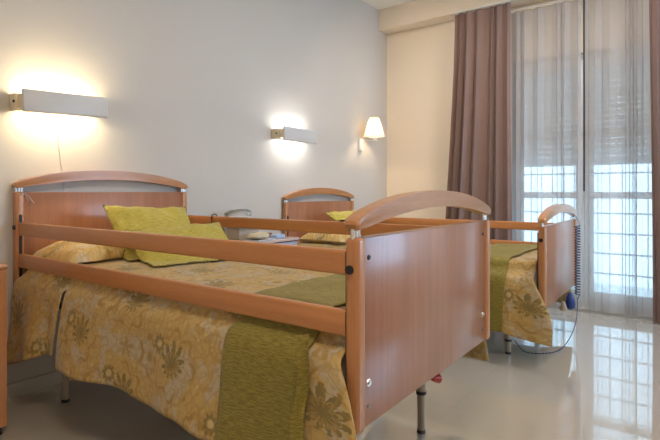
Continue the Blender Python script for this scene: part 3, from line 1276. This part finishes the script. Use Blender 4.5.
# swing-arm sconce in the corner
sc = empty('swing_arm_sconce', (WX, 3.235, 1.535))
tag(sc, 'swing-arm wall sconce with cream pleated shade in the corner', 'wall lamp')
bm = bmesh.new()
box(bm, 0.0, 0.028, -0.032, 0.032, -0.062, 0.062, 0.006)
box(bm, 0.028, 0.034, -0.006, 0.006, -0.012, 0.012, 0.002)
obj('wall_plate', bm, WHITEPLASTIC, sc)
bm = bmesh.new()
SX, SY = 0.155, 0.10
for q in (0.040, 0.065):
    tube(bm, [(0.02, 0.0, q), (0.06, 0.005, q), (SX + 0.05, SY - 0.10, q)], 0.005, 8, 4)
    tube(bm, [(SX + 0.05, SY - 0.10, q), (SX + 0.03, SY - 0.04, q), (SX, SY - 0.06, q)], 0.005, 8, 4)
cyl(bm, (SX + 0.05, SY - 0.10, 0.022), (SX + 0.05, SY - 0.10, 0.082), 0.009)
cyl(bm, (SX, SY - 0.06, 0.035), (SX, SY - 0.06, 0.13), 0.010)
obj('swing_arm', bm, WHITEPLASTIC, sc)
t = NT('pleated_shade_cloth')
p = t.n('BsdfDiffuse')
p.inputs[0].default_value = (0.85, 0.78, 0.66, 1)
tl = t.n('BsdfTranslucent')
tl.inputs[0].default_value = (0.80, 0.68, 0.52, 1)
mx = t.n('MixShader')
mx.inputs[0].default_value = 0.35
t.link(p.outputs[0], mx.inputs[1])
t.link(tl.outputs[0], mx.inputs[2])
t.link(mx.outputs[0], t.out.inputs[0])
SHADE = t.m
bm = bmesh.new()
lathe(bm, [(0.104, 0.0), (0.090, 0.047), (0.075, 0.095), (0.060, 0.143), (0.046, 0.19)], (SX, SY - 0.06, 0.085), 96, mod=lambda k: 1 + 0.022 * (1 if k % 2 else -1))
shd = obj('lamp_shade', bm, SHADE, sc, smooth=False)
bm = bmesh.new()
for zq, rq in ((0.0, 0.1075), (0.19, 0.0485)):
    bm = bmesh.new()
    path = [Vector((SX + rq * math.cos(2 * PI * k / 40), SY - 0.06 + rq * math.sin(2 * PI * k / 40), 0.085 + zq)) for k in range(41)]
    tube_path(bm, path, 0.003, 6)
    obj('shade_trim', bm, SHADE, shd)
bm = bmesh.new()
bmesh.ops.create_uvsphere(bm, u_segments=16, v_segments=12, radius=0.026, matrix=Matrix.Translation((SX, SY - 0.06, 0.165)))
obj('bulb', bm, emit('warm_bulb', (1.0, 0.74, 0.46, 1), 230.0), sc)


# ------------------------------------------------------------------ curtains
def curtain(name, xa, xb, y, ztop, mat, folds, depth, seed, label, cat, group, zbot=0.012, xa_b=None, xb_b=None, lean=0.0, fullness=1.6, nv=26):
    nu = folds * 14
    xa_b = xa if xa_b is None else xa_b
    xb_b = xb if xb_b is None else xb_b
    rnd = random.Random(seed)
    ph = [rnd.uniform(-0.6, 0.6) for _ in range(folds + 2)]
    am = [rnd.uniform(0.55, 1.15) for _ in range(folds + 2)]

    def P(i, j):
        t = j / nv
        u = i / nu
        z = ztop + (zbot - ztop) * t
        k = folds * max(0.0, min(1.0, u + (0.055 * math.sin(2 * PI * u * 1.5 + seed) + 0.035 * math.sin(2 * PI * u * 3.4 + seed * 2)) * math.sin(PI * u)))
        a = am[int(k)] * (1 - (k % 1)) + am[min(int(k) + 1, folds + 1)] * (k % 1)
        d = depth * a * (0.55 + 0.45 * sstep(0, 0.3, t) + 0.1 * nz(u * 3, t * 2, seed))
        ang = 2 * PI * k + ph[int(k)] * 0.3 + 0.5 * nz(u * 4, t * 1.5, seed + 3)
        xs = xa + (xb - xa) * u
        xe = xa_b + (xb_b - xa_b) * u
        x = xs + (xe - xs) * sstep(0, 1, t)
        x += (xb - xa) / folds * 0.16 * math.sin(ang * 2) * 0.6
        return Vector((x, y + d * math.sin(ang) + lean * t, z))
    o_ = grid_obj(name, P, nu, nv, mat, uvf=lambda i, j: (i / nu * (xb - xa) * fullness, j / nv * ztop), thick=0.0)
    tag(o_, label, cat, group)
    # stitched heading band
    bm = bmesh.new()
    path = [P(i, 0) for i in range(0, nu + 1)]
    for p_ in path:
        p_.z -= 0.004
    tube_path(bm, path, 0.003, 6)
    obj('heading', bm, mat, o_)
    return o_


DRY, SHY = 3.545, 3.70
curtain('curtain', 0.865, 1.405, DRY, 2.79, DRAPE, 6, 0.040, 5, 'mauve brown curtain hanging left of the window in deep folds', 'curtain', 'mauve curtains',
        xa_b=0.745, xb_b=1.42)
curtain('curtain', 2.47, 3.10, DRY, 2.79, DRAPE, 9, 0.036, 8, 'mauve brown curtain at the right edge of the picture', 'curtain', 'mauve curtains', xa_b=2.50)
curtain('sheer_curtain', 1.33, 1.966, SHY, 2.745, SHEER, 6, 0.030, 11, 'white sheer curtain left of the dark gap', 'sheer curtain', 'white sheers', zbot=0.02)
curtain('sheer_curtain', 1.995, 2.75, SHY, 2.745, SHEER, 7, 0.030, 14, 'white sheer curtain right of the dark gap', 'sheer curtain', 'white sheers', zbot=0.02)
for yy, zz_, x0_, x1_, lb in ((DRY, 2.80, 0.84, 3.15, 'slim white curtain track carrying the mauve curtains'),
                              (SHY, 2.755, 1.25, 2.82, 'slim white track carrying the sheer curtains')):
    root = empty('curtain_track', (0, yy, zz_))
    tag(root, lb, 'curtain track')
    bm = bmesh.new()
    box(bm, x0_, x1_, -0.008, 0.008, 0.0, 0.014, 0.002)
    obj('track', bm, WHITEPLASTIC, root)
    for xq in (x0_ + 0.05, (x0_ + x1_) / 2, x1_ - 0.05):
        bm = bmesh.new()
        if yy == DRY:
            box(bm, xq - 0.01, xq + 0.01, 0.0, 0.08, 0.014, 0.022)
            box(bm, xq - 0.01, xq + 0.01, 0.074, 0.0805, 0.014, 0.075)
        else:
            box(bm, xq - 0.008, xq + 0.008, -0.006, 0.006, 0.014, 0.081)
        obj('bracket', bm, WHITEPLASTIC, root)

# ------------------------------------------------------------------ blue bed hand control with coiled cord, far bed
hc = empty('bed_hand_control', (XH + BL + 0.058, 0, 0))
tag(hc, 'navy bed hand control with coiled cord hanging at the far bed footboard', 'remote control')
yc = B2Y + BW - 0.19
bm = bmesh.new()
turns, npt = 26, 420
path = []
for k in range(npt + 1):
    t_ = k / npt
    a_ = 2 * PI * turns * t_
    rr = 0.015
    path.append(Vector((rr * math.cos(a_), yc + rr * math.sin(a_), 0.80 - 0.50 * t_)))
path.append(Vector((0.0, yc - 0.002, 0.27)))
tube_path(bm, path, 0.0052, 6)
obj('coiled_cord', bm, NAVY, hc)
bm = bmesh.new()
tube(bm, [(0.0, yc - 0.002, 0.272), (0.0, yc - 0.01, 0.20), (0.0, yc - 0.10, 0.10), (-0.02, yc - 0.30, 0.02), (-0.06, yc - 0.52, 0.008), (-0.20, yc - 0.62, 0.008), (-0.30, yc - 0.50, 0.03)], 0.004, 8)
obj('cord', bm, NAVY, hc)
bm = bmesh.new()
tube(bm, [(-0.052, yc + 0.0, 0.850), (-0.03, yc + 0.004, 0.868), (0.004, yc + 0.004, 0.84), (0.013, yc, 0.80)], 0.0035, 8)
obj('hook', bm, NAVY, hc)
bm = bmesh.new()
lathe(bm, [(0.0005, 0.060), (0.012, 0.055), (0.024, 0.025), (0.032, -0.015), (0.030, -0.045), (0.012, -0.060), (0.0005, -0.062)], (-0.005, yc - 0.25, 0.300), 20)
obj('hand_piece', bm, NAVY, hc)
bm = bmesh.new()
lathe(bm, [(0.0005, 0.030), (0.010, 0.028), (0.024, -0.020), (0.022, -0.028), (0.0005, -0.029)], (-0.01, yc - 0.45, 0.30), 18)
obj('plug', bm, LEGPAINT, hc)
